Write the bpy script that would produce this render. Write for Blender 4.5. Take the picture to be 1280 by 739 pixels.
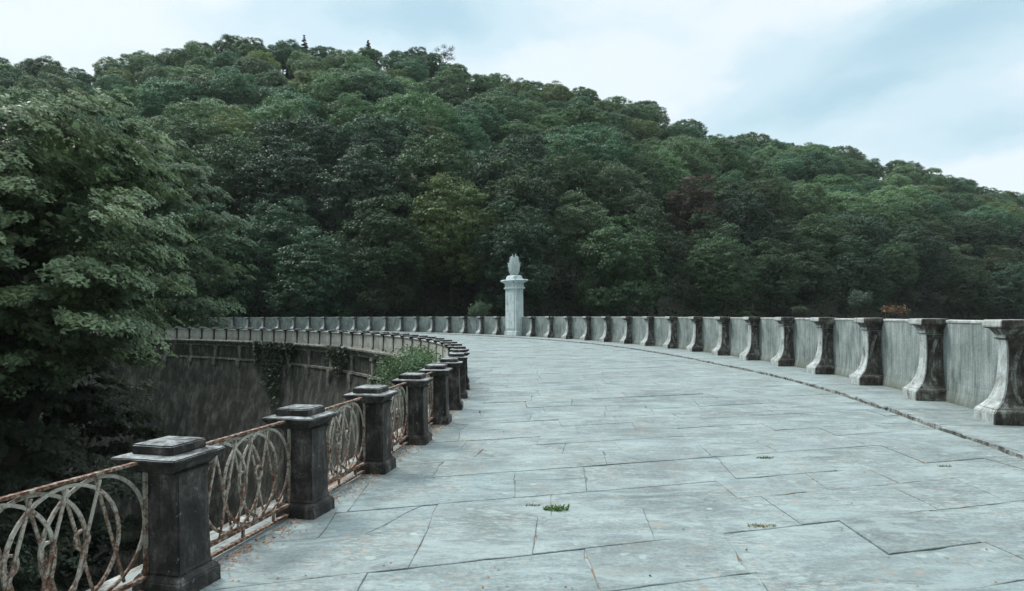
import bpy, bmesh, math, random
import numpy as np
from mathutils import Vector, noise
rnd = random.Random(7); NR = np.random.default_rng(7)
for o in list(bpy.data.objects): bpy.data.objects.remove(o)
S = bpy.context.scene; COL = S.collection
R_ = math.radians
H0 = 1.65; FPX = 798.3; YH = 394.0

# ------------------------------------------------------------- camera, sky, sun, exposure
cd = bpy.data.cameras.new('camera'); cam = bpy.data.objects.new('camera', cd); COL.objects.link(cam)
cd.sensor_width = 36; cd.lens = 36*FPX/1280; cd.shift_y = 24.5/1280; cd.clip_end = 3000; cd.clip_start = .05
cam.location = (0, 0, H0); cam.rotation_euler = (R_(90), .005, 0); S.camera = cam
S.render.resolution_x = 1024; S.render.resolution_y = 591
S.view_settings.view_transform = 'Standard'; S.view_settings.look = 'None'
S.view_settings.exposure = 0.88; S.view_settings.gamma = 1
SUN_EL, SUN_AZ = R_(52), R_(-52)          # azimuth clockwise from +Y: sun up to the left, a little ahead
SUN_POWER = 1.45; CLOUD_GAIN = 0.575
w = bpy.data.worlds.new('World'); S.world = w; w.use_nodes = True
def build_world():
    nt = w.node_tree; N = nt.nodes; L = nt.links; N.clear()
    out = N.new('ShaderNodeOutputWorld'); bg = N.new('ShaderNodeBackground'); L.new(bg.outputs[0], out.inputs[0])
    sky = N.new('ShaderNodeTexSky'); sky.sky_type = 'NISHITA'; sky.sun_disc = False
    sky.sun_elevation = SUN_EL; sky.sun_rotation = SUN_AZ
    tc = N.new('ShaderNodeTexCoord')
    def vmath(op, a, b=None):
        n = N.new('ShaderNodeVectorMath'); n.operation = op; L.new(a, n.inputs[0])
        if b is not None:
            if isinstance(b, tuple): n.inputs[1].default_value = b
            else: L.new(b, n.inputs[1])
        return n
    def m(op, a, b=0., c=None):
        n = N.new('ShaderNodeMath'); n.operation = op
        for i, v in enumerate((a, b, c)):
            if v is None: continue
            if isinstance(v, (int, float)): n.inputs[i].default_value = v
            else: L.new(v, n.inputs[i])
        return n.outputs[0]
    d = vmath('NORMALIZE', tc.outputs['Generated']).outputs[0]
    # warp the direction a little with noise so that cloud edges are ragged
    nz = N.new('ShaderNodeTexNoise'); nz.inputs['Scale'].default_value = 3.2; nz.inputs['Detail'].default_value = 8; nz.inputs['Roughness'].default_value = .58
    L.new(d, nz.inputs['Vector'])
    off = vmath('SUBTRACT', nz.outputs['Color'], (.5, .5, .5)).outputs[0]
    sc = N.new('ShaderNodeVectorMath'); sc.operation = 'SCALE'; L.new(off, sc.inputs[0]); sc.inputs['Scale'].default_value = .16
    dw = vmath('ADD', d, sc.outputs[0]).outputs[0]
    sp = N.new('ShaderNodeSeparateXYZ'); L.new(dw, sp.inputs[0])
    az = m('ARCTAN2', sp.outputs[0], sp.outputs[1]); el = m('ARCSINE', sp.outputs[2])
    # blue-grey gaps between the bright clouds, each an elongated patch of the sky (azimuth, elevation, half sizes, tilt)
    gaps = [(-.13, .425, .24, .055, .05, 1.0), (.47, .285, .26, .050, .22, .9), (.62, .385, .20, .045, .1, .65), (.64, .215, .13, .045, .1, 1.0),
            (.05, .62, .5, .09, .2, .6), (1.2, .35, .5, .1, -.3, .7), (-1.3, .4, .5, .12, .3, .7), (2.4, .5, .6, .15, .1, .7), (-2.5, .5, .5, .15, .2, .7)]
    tot = None
    for a0, e0, wa, we, tilt, amp in gaps:
        da = m('SUBTRACT', az, a0); de = m('SUBTRACT', el, e0); ct, st = math.cos(tilt), math.sin(tilt)
        u = m('ADD', m('MULTIPLY', da, ct/wa), m('MULTIPLY', de, st/wa))
        v = m('ADD', m('MULTIPLY', da, -st/we), m('MULTIPLY', de, ct/we))
        r2 = m('ADD', m('MULTIPLY', u, u), m('MULTIPLY', v, v))
        g = m('MULTIPLY', m('EXPONENT', m('MULTIPLY', r2, -1.)), amp)
        tot = g if tot is None else m('ADD', tot, g)
    n2 = N.new('ShaderNodeTexNoise'); n2.inputs['Scale'].default_value = 2.5; n2.inputs['Detail'].default_value = 7; n2.inputs['Roughness'].default_value = .55
    st2 = vmath('MULTIPLY', dw, (1., 1., 3.)).outputs[0]; L.new(st2, n2.inputs['Vector'])
    tot = m('ADD', tot, m('MULTIPLY', m('SUBTRACT', n2.outputs[0], .53), 1.7))
    cr = N.new('ShaderNodeValToRGB'); cr.color_ramp.interpolation = 'EASE'; L.new(tot, cr.inputs[0])
    e = cr.color_ramp.elements; e[0].position = 0.0; e[0].color = (.86, .95, 1.0, 1); e[1].position = 1.0; e[1].color = (.46, .68, .79, 1)
    k = e.new(.4); k.color = (.66, .84, .92, 1)
    g = N.new('ShaderNodeMix'); g.data_type = 'RGBA'; g.blend_type = 'MULTIPLY'; g.inputs[0].default_value = 1
    L.new(cr.outputs[0], g.inputs[6])
    # an overcast sky is brightest overhead
    sz = N.new('ShaderNodeSeparateXYZ'); L.new(d, sz.inputs[0])
    mr = N.new('ShaderNodeMapRange'); mr.interpolation_type = 'SMOOTHSTEP'; L.new(sz.outputs[2], mr.inputs[0]); mr.inputs[1].default_value = .42; mr.inputs[2].default_value = .98; mr.inputs[3].default_value = CLOUD_GAIN*10; mr.inputs[4].default_value = CLOUD_GAIN*34
    side = N.new('ShaderNodeMapRange'); side.interpolation_type = 'SMOOTHSTEP'; L.new(sz.outputs[1], side.inputs[0]); side.inputs[1].default_value = -.45; side.inputs[2].default_value = .30; side.inputs[3].default_value = .40; side.inputs[4].default_value = 1
    L.new(m('MULTIPLY', mr.outputs[0], side.outputs[0]), g.inputs[7])
    mx = N.new('ShaderNodeMix'); mx.data_type = 'RGBA'; mx.inputs[0].default_value = .92
    L.new(sky.outputs[0], mx.inputs[6]); L.new(g.outputs[2], mx.inputs[7])
    L.new(mx.outputs[2], bg.inputs[0]); bg.inputs[1].default_value = .1
build_world()
sl = bpy.data.lights.new('sun', 'SUN'); sun = bpy.data.objects.new('sun', sl); COL.objects.link(sun)
sl.energy = SUN_POWER; sl.angle = R_(14); sl.color = (1, .97, .92)
sd = Vector((math.sin(SUN_AZ)*math.cos(SUN_EL), math.cos(SUN_AZ)*math.cos(SUN_EL), math.sin(SUN_EL)))
sun.rotation_euler = sd.to_track_quat('Z', 'Y').to_euler(); sun.location = (-20, 10, 60)

# ------------------------------------------------------------- helpers
def link(name, me, mat=None, parent=None, smooth=False):
    o = bpy.data.objects.new(name, me); COL.objects.link(o)
    for mm in (mat if isinstance(mat, (list, tuple)) else [mat]):
        if mm: me.materials.append(mm)
    if parent: o.parent = parent
    if smooth:
        me.polygons.foreach_set('use_smooth', [True]*len(me.polygons))
    return o
def tag(o, label=None, cat=None, group=None, kind=None):
    if label and len(label.split()) > 16: print('LONG', label)
    if label: o['label'] = label
    if cat: o['category'] = cat
    if group: o['group'] = group
    if kind: o['kind'] = kind
    return o
def empty(name, loc=(0, 0, 0), rz=0):
    o = bpy.data.objects.new(name, None); COL.objects.link(o); o.location = loc; o.rotation_euler = (0, 0, rz)
    o.empty_display_size = .2; return o
def me_arr(name, V, F, mi=None):
    V = np.asarray(V, np.float32); F = np.asarray(F, np.int32); me = bpy.data.meshes.new(name)
    me.vertices.add(len(V)); me.vertices.foreach_set('co', V.ravel())
    k = F.shape[1]; me.loops.add(F.size); me.loops.foreach_set('vertex_index', F.ravel())
    me.polygons.add(len(F)); me.polygons.foreach_set('loop_start', np.arange(0, F.size, k, dtype=np.int32))
    if mi is not None: me.polygons.foreach_set('material_index', np.asarray(mi, np.int32))
    me.update(calc_edges=True); return me
class MB:
    """collects shapes and links them as one mesh object"""
    def __init__(s): s.v = []; s.f = []; s.m = []
    def add(s, V, F, m=0):
        b = len(s.v); s.v += [tuple(p) for p in V]; s.f += [tuple(i+b for i in f) for f in F]; s.m += [m]*len(F)
    def prism(s, bot, top, m=0, cap=(True, True)):
        n = len(bot); F = [(i, (i+1) % n, n+(i+1) % n, n+i) for i in range(n)]
        if cap[0]: F.append(tuple(range(n-1, -1, -1)))
        if cap[1]: F.append(tuple(range(n, 2*n)))
        s.add(list(bot)+list(top), F, m)
    def box(s, c, sz, m=0, top=None):
        x, y, z = c; a, b, h = sz; ta, tb = top or (a, b)
        q = lambda a, b, z: [(x-a/2, y-b/2, z), (x+a/2, y-b/2, z), (x+a/2, y+b/2, z), (x-a/2, y+b/2, z)]
        s.prism(q(a, b, z-h/2), q(ta, tb, z+h/2), m)
    def stack(s, rings, m=0, cx=0, cy=0):     # rings: (half_x, half_y, z) list -> closed loft
        P = []
        for a, b, z in rings: P += [(cx-a, cy-b, z), (cx+a, cy-b, z), (cx+a, cy+b, z), (cx-a, cy+b, z)]
        n = len(rings); F = [(3, 2, 1, 0), tuple(4*(n-1)+i for i in range(4))]
        for k in range(n-1): F += [(4*k+i, 4*k+(i+1) % 4, 4*k+4+(i+1) % 4, 4*k+4+i) for i in range(4)]
        s.add(P, F, m)
    def strip(s, pts, wd, th, nrm=(0, 1, 0), closed=False, m=0):   # rectangular bar swept along a polyline lying in the plane with normal nrm
        nrm = Vector(nrm); P = [Vector(p) for p in pts]; n = len(P); V = []
        for i in range(n):
            a = P[i-1] if (i > 0 or closed) else P[i]; b = P[(i+1) % n] if (i < n-1 or closed) else P[i]
            t = (b-a).normalized(); u = t.cross(nrm).normalized()
            for du, dn in ((-1, -1), (1, -1), (1, 1), (-1, 1)): V.append(P[i]+u*du*wd/2+nrm*dn*th/2)
        F = []
        for i in range(n if closed else n-1):
            j = (i+1) % n; F += [(4*i+k, 4*i+(k+1) % 4, 4*j+(k+1) % 4, 4*j+k) for k in range(4)]
        if not closed: F += [(3, 2, 1, 0), tuple(4*(n-1)+k for k in range(4))]
        s.add(V, F, m)
    def tube(s, pts, rad, sides=7, m=0):
        P = [Vector(p) for p in pts]; n = len(P); V = []
        for i in range(n):
            t = (P[min(i+1, n-1)]-P[max(i-1, 0)]).normalized(); r = rad[i] if isinstance(rad, (list, tuple)) else rad
            u = t.cross(Vector((.31, .2, .93)) if abs(t.z) < .9 else Vector((1, .1, 0))).normalized(); v = t.cross(u)
            for k in range(sides):
                a = 2*math.pi*k/sides; V.append(P[i]+(u*math.cos(a)+v*math.sin(a))*r)
        F = []
        for i in range(n-1): F += [(sides*i+k, sides*i+(k+1) % sides, sides*(i+1)+(k+1) % sides, sides*(i+1)+k) for k in range(sides)]
        F += [tuple(range(sides-1, -1, -1)), tuple(range(sides*(n-1), sides*n))]; s.add(V, F, m)
    def mesh(s, name):
        me = bpy.data.meshes.new(name); me.from_pydata(s.v, [], s.f)
        me.polygons.foreach_set('material_index', s.m); me.update(); return me
    def build(s, name, mat, parent=None, bevel=0, smooth=False, seg=2):
        me = s.mesh(name)
        bm = bmesh.new(); bm.from_mesh(me); bmesh.ops.recalc_face_normals(bm, faces=bm.faces)
        if bevel:
            es = [e for e in bm.edges if len(e.link_faces) == 2 and e.calc_face_angle(0) > .5]
            bmesh.ops.bevel(bm, geom=es, offset=bevel, segments=seg, affect='EDGES', clamp_overlap=True)
        bm.to_mesh(me); bm.free()
        return link(name, me, mat, parent, smooth)
def copy_tree(o, parent=None):
    c = o.copy(); COL.objects.link(c)
    if parent: c.parent = parent
    for ch in list(o.children): copy_tree(ch, c)
    return c
ONES = ['', 'first', 'second', 'third', 'fourth', 'fifth', 'sixth', 'seventh', 'eighth', 'ninth', 'tenth', 'eleventh', 'twelfth', 'thirteenth', 'fourteenth', 'fifteenth', 'sixteenth', 'seventeenth', 'eighteenth', 'nineteenth']
def nth(n):
    if n < 20: return ONES[n]
    t = {2: 'twent', 3: 'thirt', 4: 'fort', 5: 'fift', 6: 'sixt', 7: 'sevent', 8: 'eight', 9: 'ninet'}[n//10]
    return t+'ieth' if n % 10 == 0 else t+'y-'+ONES[n % 10]

# ------------------------------------------------------------- materials
def mat(name):
    m = bpy.data.materials.new(name); m.use_nodes = True; nt = m.node_tree; nt.nodes.clear()
    o = nt.nodes.new('ShaderNodeOutputMaterial'); b = nt.nodes.new('ShaderNodeBsdfPrincipled'); nt.links.new(b.outputs[0], o.inputs[0])
    return m, nt, b
class G:
    def __init__(s, nt): s.nt = nt; s.N = nt.nodes; s.L = nt.links
    def coord(s, kind='Object', scale=None, rot=None):
        t = s.N.new('ShaderNodeTexCoord').outputs[kind] if kind != 'World' else s.N.new('ShaderNodeNewGeometry').outputs['Position']
        if scale or rot:
            mp = s.N.new('ShaderNodeMapping'); s.L.new(t, mp.inputs[0])
            if scale: mp.inputs['Scale'].default_value = scale
            if rot: mp.inputs['Rotation'].default_value = rot
            t = mp.outputs[0]
        return t
    def noise(s, vec, sc, det=6, ro=.6, dist=0):
        n = s.N.new('ShaderNodeTexNoise'); s.L.new(vec, n.inputs['Vector']); n.inputs['Scale'].default_value = sc
        n.inputs['Detail'].default_value = det; n.inputs['Roughness'].default_value = ro; n.inputs['Distortion'].default_value = dist
        return n.outputs[0]
    def voro(s, vec, sc, feat='F1'):
        n = s.N.new('ShaderNodeTexVoronoi'); s.L.new(vec, n.inputs['Vector']); n.inputs['Scale'].default_value = sc; n.feature = feat
        return n.outputs['Distance']
    def warp(s, vec, sc, amt):
        n = s.N.new('ShaderNodeTexNoise'); s.L.new(vec, n.inputs['Vector']); n.inputs['Scale'].default_value = sc; n.inputs['Detail'].default_value = 4
        a = s.N.new('ShaderNodeVectorMath'); a.operation = 'SCALE'; s.L.new(n.outputs['Color'], a.inputs[0]); a.inputs['Scale'].default_value = amt
        b = s.N.new('ShaderNodeVectorMath'); b.operation = 'ADD'; s.L.new(vec, b.inputs[0]); s.L.new(a.outputs[0], b.inputs[1]); return b.outputs[0]
    def ramp(s, f, stops):
        r = s.N.new('ShaderNodeValToRGB'); s.L.new(f, r.inputs[0]); e = r.color_ramp.elements
        while len(e) < len(stops): e.new(.5)
        for k, (p, c) in enumerate(stops):
            e[k].position = p; e[k].color = (c, c, c, 1) if isinstance(c, (int, float)) else tuple(c)+(1,)
        return r.outputs[0]
    def mix(s, f, a, b, mode='MIX'):
        n = s.N.new('ShaderNodeMix'); n.data_type = 'RGBA'; n.blend_type = mode
        for i, v in ((0, f), (6, a), (7, b)):
            if isinstance(v, (int, float)) and i == 0: n.inputs[0].default_value = v
            elif isinstance(v, (int, float)): n.inputs[i].default_value = (v, v, v, 1)
            elif isinstance(v, tuple): n.inputs[i].default_value = v+(1,)
            else: s.L.new(v, n.inputs[i])
        return n.outputs[2]
    def m(s, op, a, b=0.):
        n = s.N.new('ShaderNodeMath'); n.operation = op; n.use_clamp = False
        for i, v in enumerate((a, b)):
            if isinstance(v, (int, float)): n.inputs[i].default_value = v
            else: s.L.new(v, n.inputs[i])
        return n.outputs[0]
    def bump(s, b, h, st=.3, dist=.02):
        n = s.N.new('ShaderNodeBump'); s.L.new(h, n.inputs['Height']); n.inputs['Strength'].default_value = st; n.inputs['Distance'].default_value = dist
        s.L.new(n.outputs[0], b.inputs['Normal'])
    def attr(s, name, out='Fac'):
        n = s.N.new('ShaderNodeAttribute'); n.attribute_name = name; return n.outputs[out]

def m_flag(tone=1.0, name='flagstone'):
    m, nt, b = mat(name); g = G(nt); w_ = g.coord('World')
    tint = g.attr('tint')
    c = g.ramp(tint, [(0, (.205, .24, .235)), (.35, (.25, .29, .285)), (.7, (.29, .33, .325)), (1, (.24, .295, .295))])
    big = g.ramp(g.noise(w_, 1.1, 6, .6, .6), [(.35, .70), (.65, 1.14)])
    c = g.mix(1, c, big, 'MULTIPLY')
    streak = g.ramp(g.noise(g.coord('World', (.6, 3.4, 1), (0, 0, -.28)), 2.6, 7, .65, .5), [(.38, .80), (.62, 1.1)])
    c = g.mix(1, c, streak, 'MULTIPLY')
    fine = g.ramp(g.noise(w_, 30, 7, .8), [(.32, .62), (.68, 1.28)]); c = g.mix(1, c, fine, 'MULTIPLY')
    # crusty pale lichen, whitish and pinkish, in patches
    area = g.ramp(g.noise(w_, .85, 5, .65, .8), [(.40, .12), (.58, 1)])
    li = g.ramp(g.noise(g.coord('World', (.6, 1.7, 1), (0, 0, -.28)), 15, 8, .8, .5), [(.50, 0), (.57, 1)])
    c = g.mix(g.m('MULTIPLY', g.m('MULTIPLY', li, area), .72), c, (.43, .44, .40))
    pk = g.ramp(g.noise(g.coord('World', (1, 1, 1), (0, 0, 1)), 12, 6, .75, .3), [(.57, 0), (.64, 1)])
    c = g.mix(g.m('MULTIPLY', g.m('MULTIPLY', pk, area), .85), c, (.40, .29, .235))
    ww = g.warp(w_, 9, .09)
    s1 = g.ramp(g.voro(ww, 5.2), [(.16, 1), (.24, 0)]); c = g.mix(g.m('MULTIPLY', g.m('MULTIPLY', s1, g.ramp(g.noise(w_, 1.3, 5, .7), [(.50, 0), (.58, 1)])), .7), c, (.42, .46, .43))
    s2 = g.ramp(g.voro(g.warp(g.coord('World', (1, 1, 1), (0, 0, 1.3)), 7, .12), 3.7), [(.14, 1), (.25, 0)]); c = g.mix(g.m('MULTIPLY', g.m('MULTIPLY', s2, g.ramp(g.noise(g.coord('World', (1, 1, 1), (0, 0, .7)), 1.1, 5, .7), [(.50, 0), (.58, 1)])), .65), c, (.37, .29, .225))
    s3 = g.ramp(g.voro(g.warp(w_, 12, .06), 9.), [(.15, 1), (.22, 0)]); c = g.mix(g.m('MULTIPLY', g.m('MULTIPLY', s3, g.ramp(g.noise(w_, 2.2, 5, .7), [(.52, 0), (.6, 1)])), .6), c, (.13, .145, .135))
    wh = g.ramp(g.voro(w_, 2.6), [(.05, 1), (.085, 0)]); sel = g.ramp(g.noise(w_, 1.7, 2), [(.52, 0), (.56, 1)])
    c = g.mix(g.m('MULTIPLY', g.m('MULTIPLY', wh, sel), .8), c, (.5, .54, .52))
    worn = g.ramp(g.noise(g.coord('World', (.7, 1.5, 1), (0, 0, -.28)), 1.9, 8, .72, .9), [(.50, 0), (.60, 1)]); c = g.mix(g.m('MULTIPLY', worn, .5), c, (.40, .455, .44))
    br = g.ramp(g.noise(g.coord('World', (1, 1, 1), (0, 0, 2)), 1.25, 8, .75, .8), [(.56, 0), (.68, 1)]); c = g.mix(g.m('MULTIPLY', br, .5), c, (.25, .205, .16))
    dk = g.ramp(g.noise(w_, 5.5, 7, .75, .8), [(.30, 1), (.40, 0)]); c = g.mix(g.m('MULTIPLY', dk, .65), c, (.14, .155, .15))
    c = g.mix(1, c, (tone*.745, tone*.81, tone*.825), 'MULTIPLY')
    nt.links.new(c, b.inputs['Base Color']); ro = g.ramp(g.noise(w_, 3.5, 5), [(.3, .50), (.7, .80)]); nt.links.new(ro, b.inputs['Roughness'])
    h = g.m('ADD', g.m('MULTIPLY', g.noise(w_, 26, 7, .75), .5), g.m('MULTIPLY', g.noise(g.coord('World', (.7, 2.5, 1), (0, 0, -.28)), 5, 7, .65), 1.2))
    g.bump(b, h, .55, .016); return m
def m_joint():
    m, nt, b = mat('joint_dirt'); g = G(nt); w_ = g.coord('World')
    c = g.ramp(g.noise(w_, 2.3, 6, .7), [(.34, (.035, .033, .028)), (.43, (.13, .14, .125)), (.50, (.25, .28, .27))])
    c = g.mix(g.ramp(g.noise(w_, 2.1, 5), [(.53, 0), (.58, 1)]), c, (.22, .115, .06))
    nt.links.new(c, b.inputs['Base Color']); b.inputs['Roughness'].default_value = .95; return m
def m_streak(name, pale, dark, bias=.5, top_dark=True, moss=(.085, .10, .065), zbot=0., ztop=1.5, sc=1.):
    """weathered rendered masonry with streaks running down; UV = (metres along, metres up)"""
    m, nt, b = mat(name); g = G(nt); w_ = g.coord('World')
    st = g.noise(g.coord('UV', (1, .10, 1)), 9*sc, 7, .66, .4); st2 = g.noise(g.coord('UV', (1, .04, 1)), 26*sc, 5, .65)
    bl = g.noise(w_, 1.3*sc, 6, .65)
    f = g.m('ADD', g.m('MULTIPLY', st, .42), g.m('ADD', g.m('MULTIPLY', st2, .2), g.m('MULTIPLY', bl, .38)))
    mid = tuple((p*.55+d*.45) for p, d in zip(pale, dark))
    c = g.ramp(f, [(bias-.13, dark), (bias-.01, mid), (bias+.09, pale)])
    ff = g.ramp(g.noise(w_, 30, 5, .75), [(.3, .72), (.7, 1.22)]); c = g.mix(1, c, ff, 'MULTIPLY')
    sx = g.N.new('ShaderNodeSeparateXYZ'); nt.links.new(w_, sx.inputs[0])
    z = g.m('ADD', sx.outputs[2], g.m('MULTIPLY', g.m('SUBTRACT', g.noise(w_, 2.4, 5), .5), .5))
    lo = g.N.new('ShaderNodeMapRange'); nt.links.new(z, lo.inputs[0]); lo.inputs[1].default_value = zbot; lo.inputs[2].default_value = zbot+.38; lo.inputs[3].default_value = .75; lo.inputs[4].default_value = 0
    c = g.mix(lo.outputs[0], c, moss)
    nt.links.new(c, b.inputs['Base Color']); b.inputs['Roughness'].default_value = .85
    g.bump(b, g.m('ADD', g.noise(w_, 34, 6, .75), st), .5, .015); return m
def m_crust(name, stops, sc=3.2, sx=1., pits=True):
    """stone under a weathering crust: blotches and vertical runs"""
    m, nt, b = mat(name); g = G(nt); w_ = g.coord('World')
    r = g.noise(g.coord('World', (1, 1, .22)), sc*2.2, 7, .68, .3); bl = g.noise(w_, sc, 7, .7, .5)
    f = g.m('ADD', g.m('MULTIPLY', r, .5), g.m('MULTIPLY', bl, .5)); c = g.ramp(f, stops)
    c = g.mix(1, c, g.ramp(g.noise(w_, 48, 5, .75), [(.3, .68), (.7, 1.3)]), 'MULTIPLY')
    sp = g.ramp(g.noise(w_, 19, 4, .75), [(.64, 0), (.69, 1)]); c = g.mix(g.m('MULTIPLY', sp, .6), c, (.34, .345, .32))
    nt.links.new(c, b.inputs['Base Color']); b.inputs['Roughness'].default_value = .88
    g.bump(b, g.m('ADD', g.noise(w_, 22, 7, .75), g.m('MULTIPLY', bl, .6)), .7, .018); return m
def m_iron():
    m, nt, b = mat('rusty_painted_iron'); g = G(nt); w_ = g.coord('World')
    f = g.m('ADD', g.m('MULTIPLY', g.noise(w_, 34, 6, .75), .6), g.m('MULTIPLY', g.noise(w_, 7, 5, .7, .3), .4))
    sx = g.N.new('ShaderNodeSeparateXYZ'); nt.links.new(w_, sx.inputs[0])
    f = g.m('ADD', f, g.m('MULTIPLY', sx.outputs[2], .16))
    c = g.ramp(f, [(.42, (.05, .024, .016)), (.51, (.15, .068, .04)), (.555, (.23, .17, .13)), (.60, (.40, .375, .32)), (.80, (.48, .47, .42))])
    c = g.mix(1, c, g.ramp(g.noise(w_, 70, 4, .7), [(.3, .7), (.7, 1.2)]), 'MULTIPLY')
    nt.links.new(c, b.inputs['Base Color']); b.inputs['Roughness'].default_value = .75; g.bump(b, g.noise(w_, 60, 5, .7), .6, .004); return m
def m_leaf(name='leaf', rough=.5, trans=.33, var=.35):
    m = bpy.data.materials.new(name); m.use_nodes = True; nt = m.node_tree; nt.nodes.clear(); g = G(nt)
    o = g.N.new('ShaderNodeOutputMaterial'); b = g.N.new('ShaderNodeBsdfPrincipled'); t = g.N.new('ShaderNodeBsdfTranslucent'); mx = g.N.new('ShaderNodeMixShader')
    oi = g.N.new('ShaderNodeObjectInfo'); ge = g.N.new('ShaderNodeNewGeometry')
    v = g.ramp(ge.outputs['Random Per Island'], [(0, 1-var), (1, 1+var)])
    c = g.mix(1, oi.outputs['Color'], v, 'MULTIPLY')
    cl = g.ramp(g.noise(g.coord('World'), .55, 4, .6), [(.35, (.82, .86, .92)), (.65, (1.2, 1.14, 1.0))]); c = g.mix(1, c, cl, 'MULTIPLY')
    hs = g.N.new('ShaderNodeHueSaturation'); nt.links.new(c, hs.inputs['Color']); nt.links.new(g.ramp(ge.outputs['Random Per Island'], [(0, .485), (1, .51)]), hs.inputs['Hue'])
    c = hs.outputs[0]
    nt.links.new(c, b.inputs['Base Color']); nt.links.new(c, t.inputs[0]); b.inputs['Roughness'].default_value = rough
    b.inputs['Specular IOR Level'].default_value = .35
    mx.inputs[0].default_value = trans; nt.links.new(b.outputs[0], mx.inputs[1]); nt.links.new(t.outputs[0], mx.inputs[2]); nt.links.new(mx.outputs[0], o.inputs[0]); return m
def m_simple(name, stops, sc=4, rough=.9, coord='World', bump=.3):
    m, nt, b = mat(name); g = G(nt); w_ = g.coord(coord); n = g.noise(w_, sc, 7, .68, .3)
    nt.links.new(g.ramp(n, stops), b.inputs['Base Color']); b.inputs['Roughness'].default_value = rough; g.bump(b, n, bump, .05); return m
FLAG = m_flag(); WALK = m_flag(1.0, 'walkway_stone'); JOINT = m_joint(); IRON = m_iron(); LEAF = m_leaf()
KERB = m_crust('kerb_stone', [(.38, (.03, .028, .024)), (.48, (.09, .09, .08)), (.55, (.26, .29, .28))], 5)
WALL = m_streak('streaked_render', (.38, .44, .425), (.075, .10, .09), .52)
PANEL = m_streak('panel_render', (.58, .60, .55), (.20, .21, .185), .47, zbot=-.1)
FACE = m_crust('dam_masonry', [(.40, (.014, .016, .013)), (.49, (.045, .048, .038)), (.57, (.12, .125, .105)), (.68, (.22, .22, .19))], 1.3)
CORN = m_crust('cornice_stone', [(.38, (.05, .05, .04)), (.49, (.17, .17, .145)), (.6, (.42, .43, .39))], 2.2)
PALE = m_crust('pale_stone', [(.36, (.09, .085, .07)), (.45, (.30, .32, .30)), (.58, (.50, .56, .56))], 4.2)
COPE = m_crust('coping_stone', [(.36, (.12, .12, .11)), (.46, (.36, .38, .36)), (.6, (.56, .60, .58))], 3)
SHADE_CRUST = m_crust('shaded_crust_stone', [(.36, (.018, .016, .014)), (.46, (.055, .048, .042)), (.53, (.12, .11, .095)), (.60, (.32, .34, .315))], 3.6)  # pier flank tone: weathering crust with some shade mixed into the colour
POSTM = m_crust('sooty_stone', [(.39, (.014, .013, .012)), (.49, (.034, .031, .028)), (.57, (.085, .078, .070)), (.64, (.22, .225, .21))], 4.4)
FLANK = m_crust('mossy_moulding', [(.38, (.04, .036, .03)), (.50, (.12, .115, .10)), (.60, (.34, .36, .34))], 5)
POSTTOP = m_crust('lichen_topped_stone', [(.40, (.05, .05, .046)), (.52, (.24, .26, .26)), (.64, (.44, .48, .48))], 6)
PYL = m_crust('whitewashed_stone', [(.36, (.16, .18, .17)), (.45, (.52, .62, .62)), (.6, (.74, .80, .80))], 1.6)
RUST = m_simple('rusty_rail', [(.40, (.055, .028, .018)), (.50, (.16, .075, .045)), (.58, (.30, .26, .21)), (.7, (.42, .41, .37))], 30)
BARK = m_simple('bark', [(.3, (.03, .026, .02)), (.7, (.10, .09, .075))], 9, coord='Object')
SOIL = m_simple('hill_soil', [(.35, (.014, .018, .010)), (.65, (.035, .045, .022))], .4)
def m_water():
    m, nt, b = mat('reservoir_water'); g = G(nt); b.inputs['Base Color'].default_value = (.012, .03, .028, 1); b.inputs['Roughness'].default_value = .06
    b.inputs['IOR'].default_value = 1.33; g.bump(b, g.noise(g.coord('World'), 1.4, 5, .6), .12, .05); return m
WATER = m_water()

# ------------------------------------------------------------- the two curves of the dam crest
class Curve:
    def __init__(s, X0, Z0, th, k0, k1, step, sc, smin, smax):
        ds = .02; fw = [(X0, Z0, th)]; x, z, t, a = X0, Z0, th, 0.
        while a < smax:
            k = k0+k1*a; k = min(k, -.004); x += ds*math.sin(t+ds*k/2); z += ds*math.cos(t+ds*k/2); t += ds*k; a += ds; fw.append((x, z, t))
        bw = []; x, z, t, a = X0, Z0, th, 0.
        while a > smin:
            x -= ds*math.sin(t-ds*k0/2); z -= ds*math.cos(t-ds*k0/2); t -= ds*k0; a -= ds; bw.append((x, z, t))
        A = np.array(bw[::-1]+fw); A[:, :2] *= sc; s.A = A; s.n0 = len(bw); s.ds = ds*sc; s.step = step*sc; s.sc = sc
        s.smin = -len(bw)*s.ds; s.smax = (len(fw)-1)*s.ds
    def at(s, d, off=0.):        # d metres from post 0; off > 0 is away to the left of travel
        f = (d/s.ds)+s.n0; i = int(max(0, min(len(s.A)-2, math.floor(f)))); r = f-i; p = s.A[i]*(1-r)+s.A[i+1]*r
        return p[0]-math.cos(p[2])*off, p[1]+math.sin(p[2])*off, p[2]
    def near(s, x, y):           # nearest sample and signed offset (left positive)
        d2 = (s.A[:, 0]-x)**2+(s.A[:, 1]-y)**2; i = int(np.argmin(d2)); p = s.A[i]
        return i, (x-p[0])*-math.cos(p[2])+(y-p[1])*math.sin(p[2]), p
WZ = .045
CL = Curve(-1.12082, 2.44678, .24761, -.0524656, .00072892, .911669, H0, -8.5, 40)
CR = Curve(4.277108, 5.669148, .222814, -.0323363, .00027431, 1.628635, (H0-WZ), -10.5, 64)
WOFF = -.53; WTOP = 1.52; LEDGE = .68
def koff(d): return float(np.interp(d, [-12, -2, 0, 2, 4, 8, 12, 18, 26, 60], [.35, .62, .82, .87, .93, 1.12, 1.45, 1.5, 1.35, 1.25]))
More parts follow.
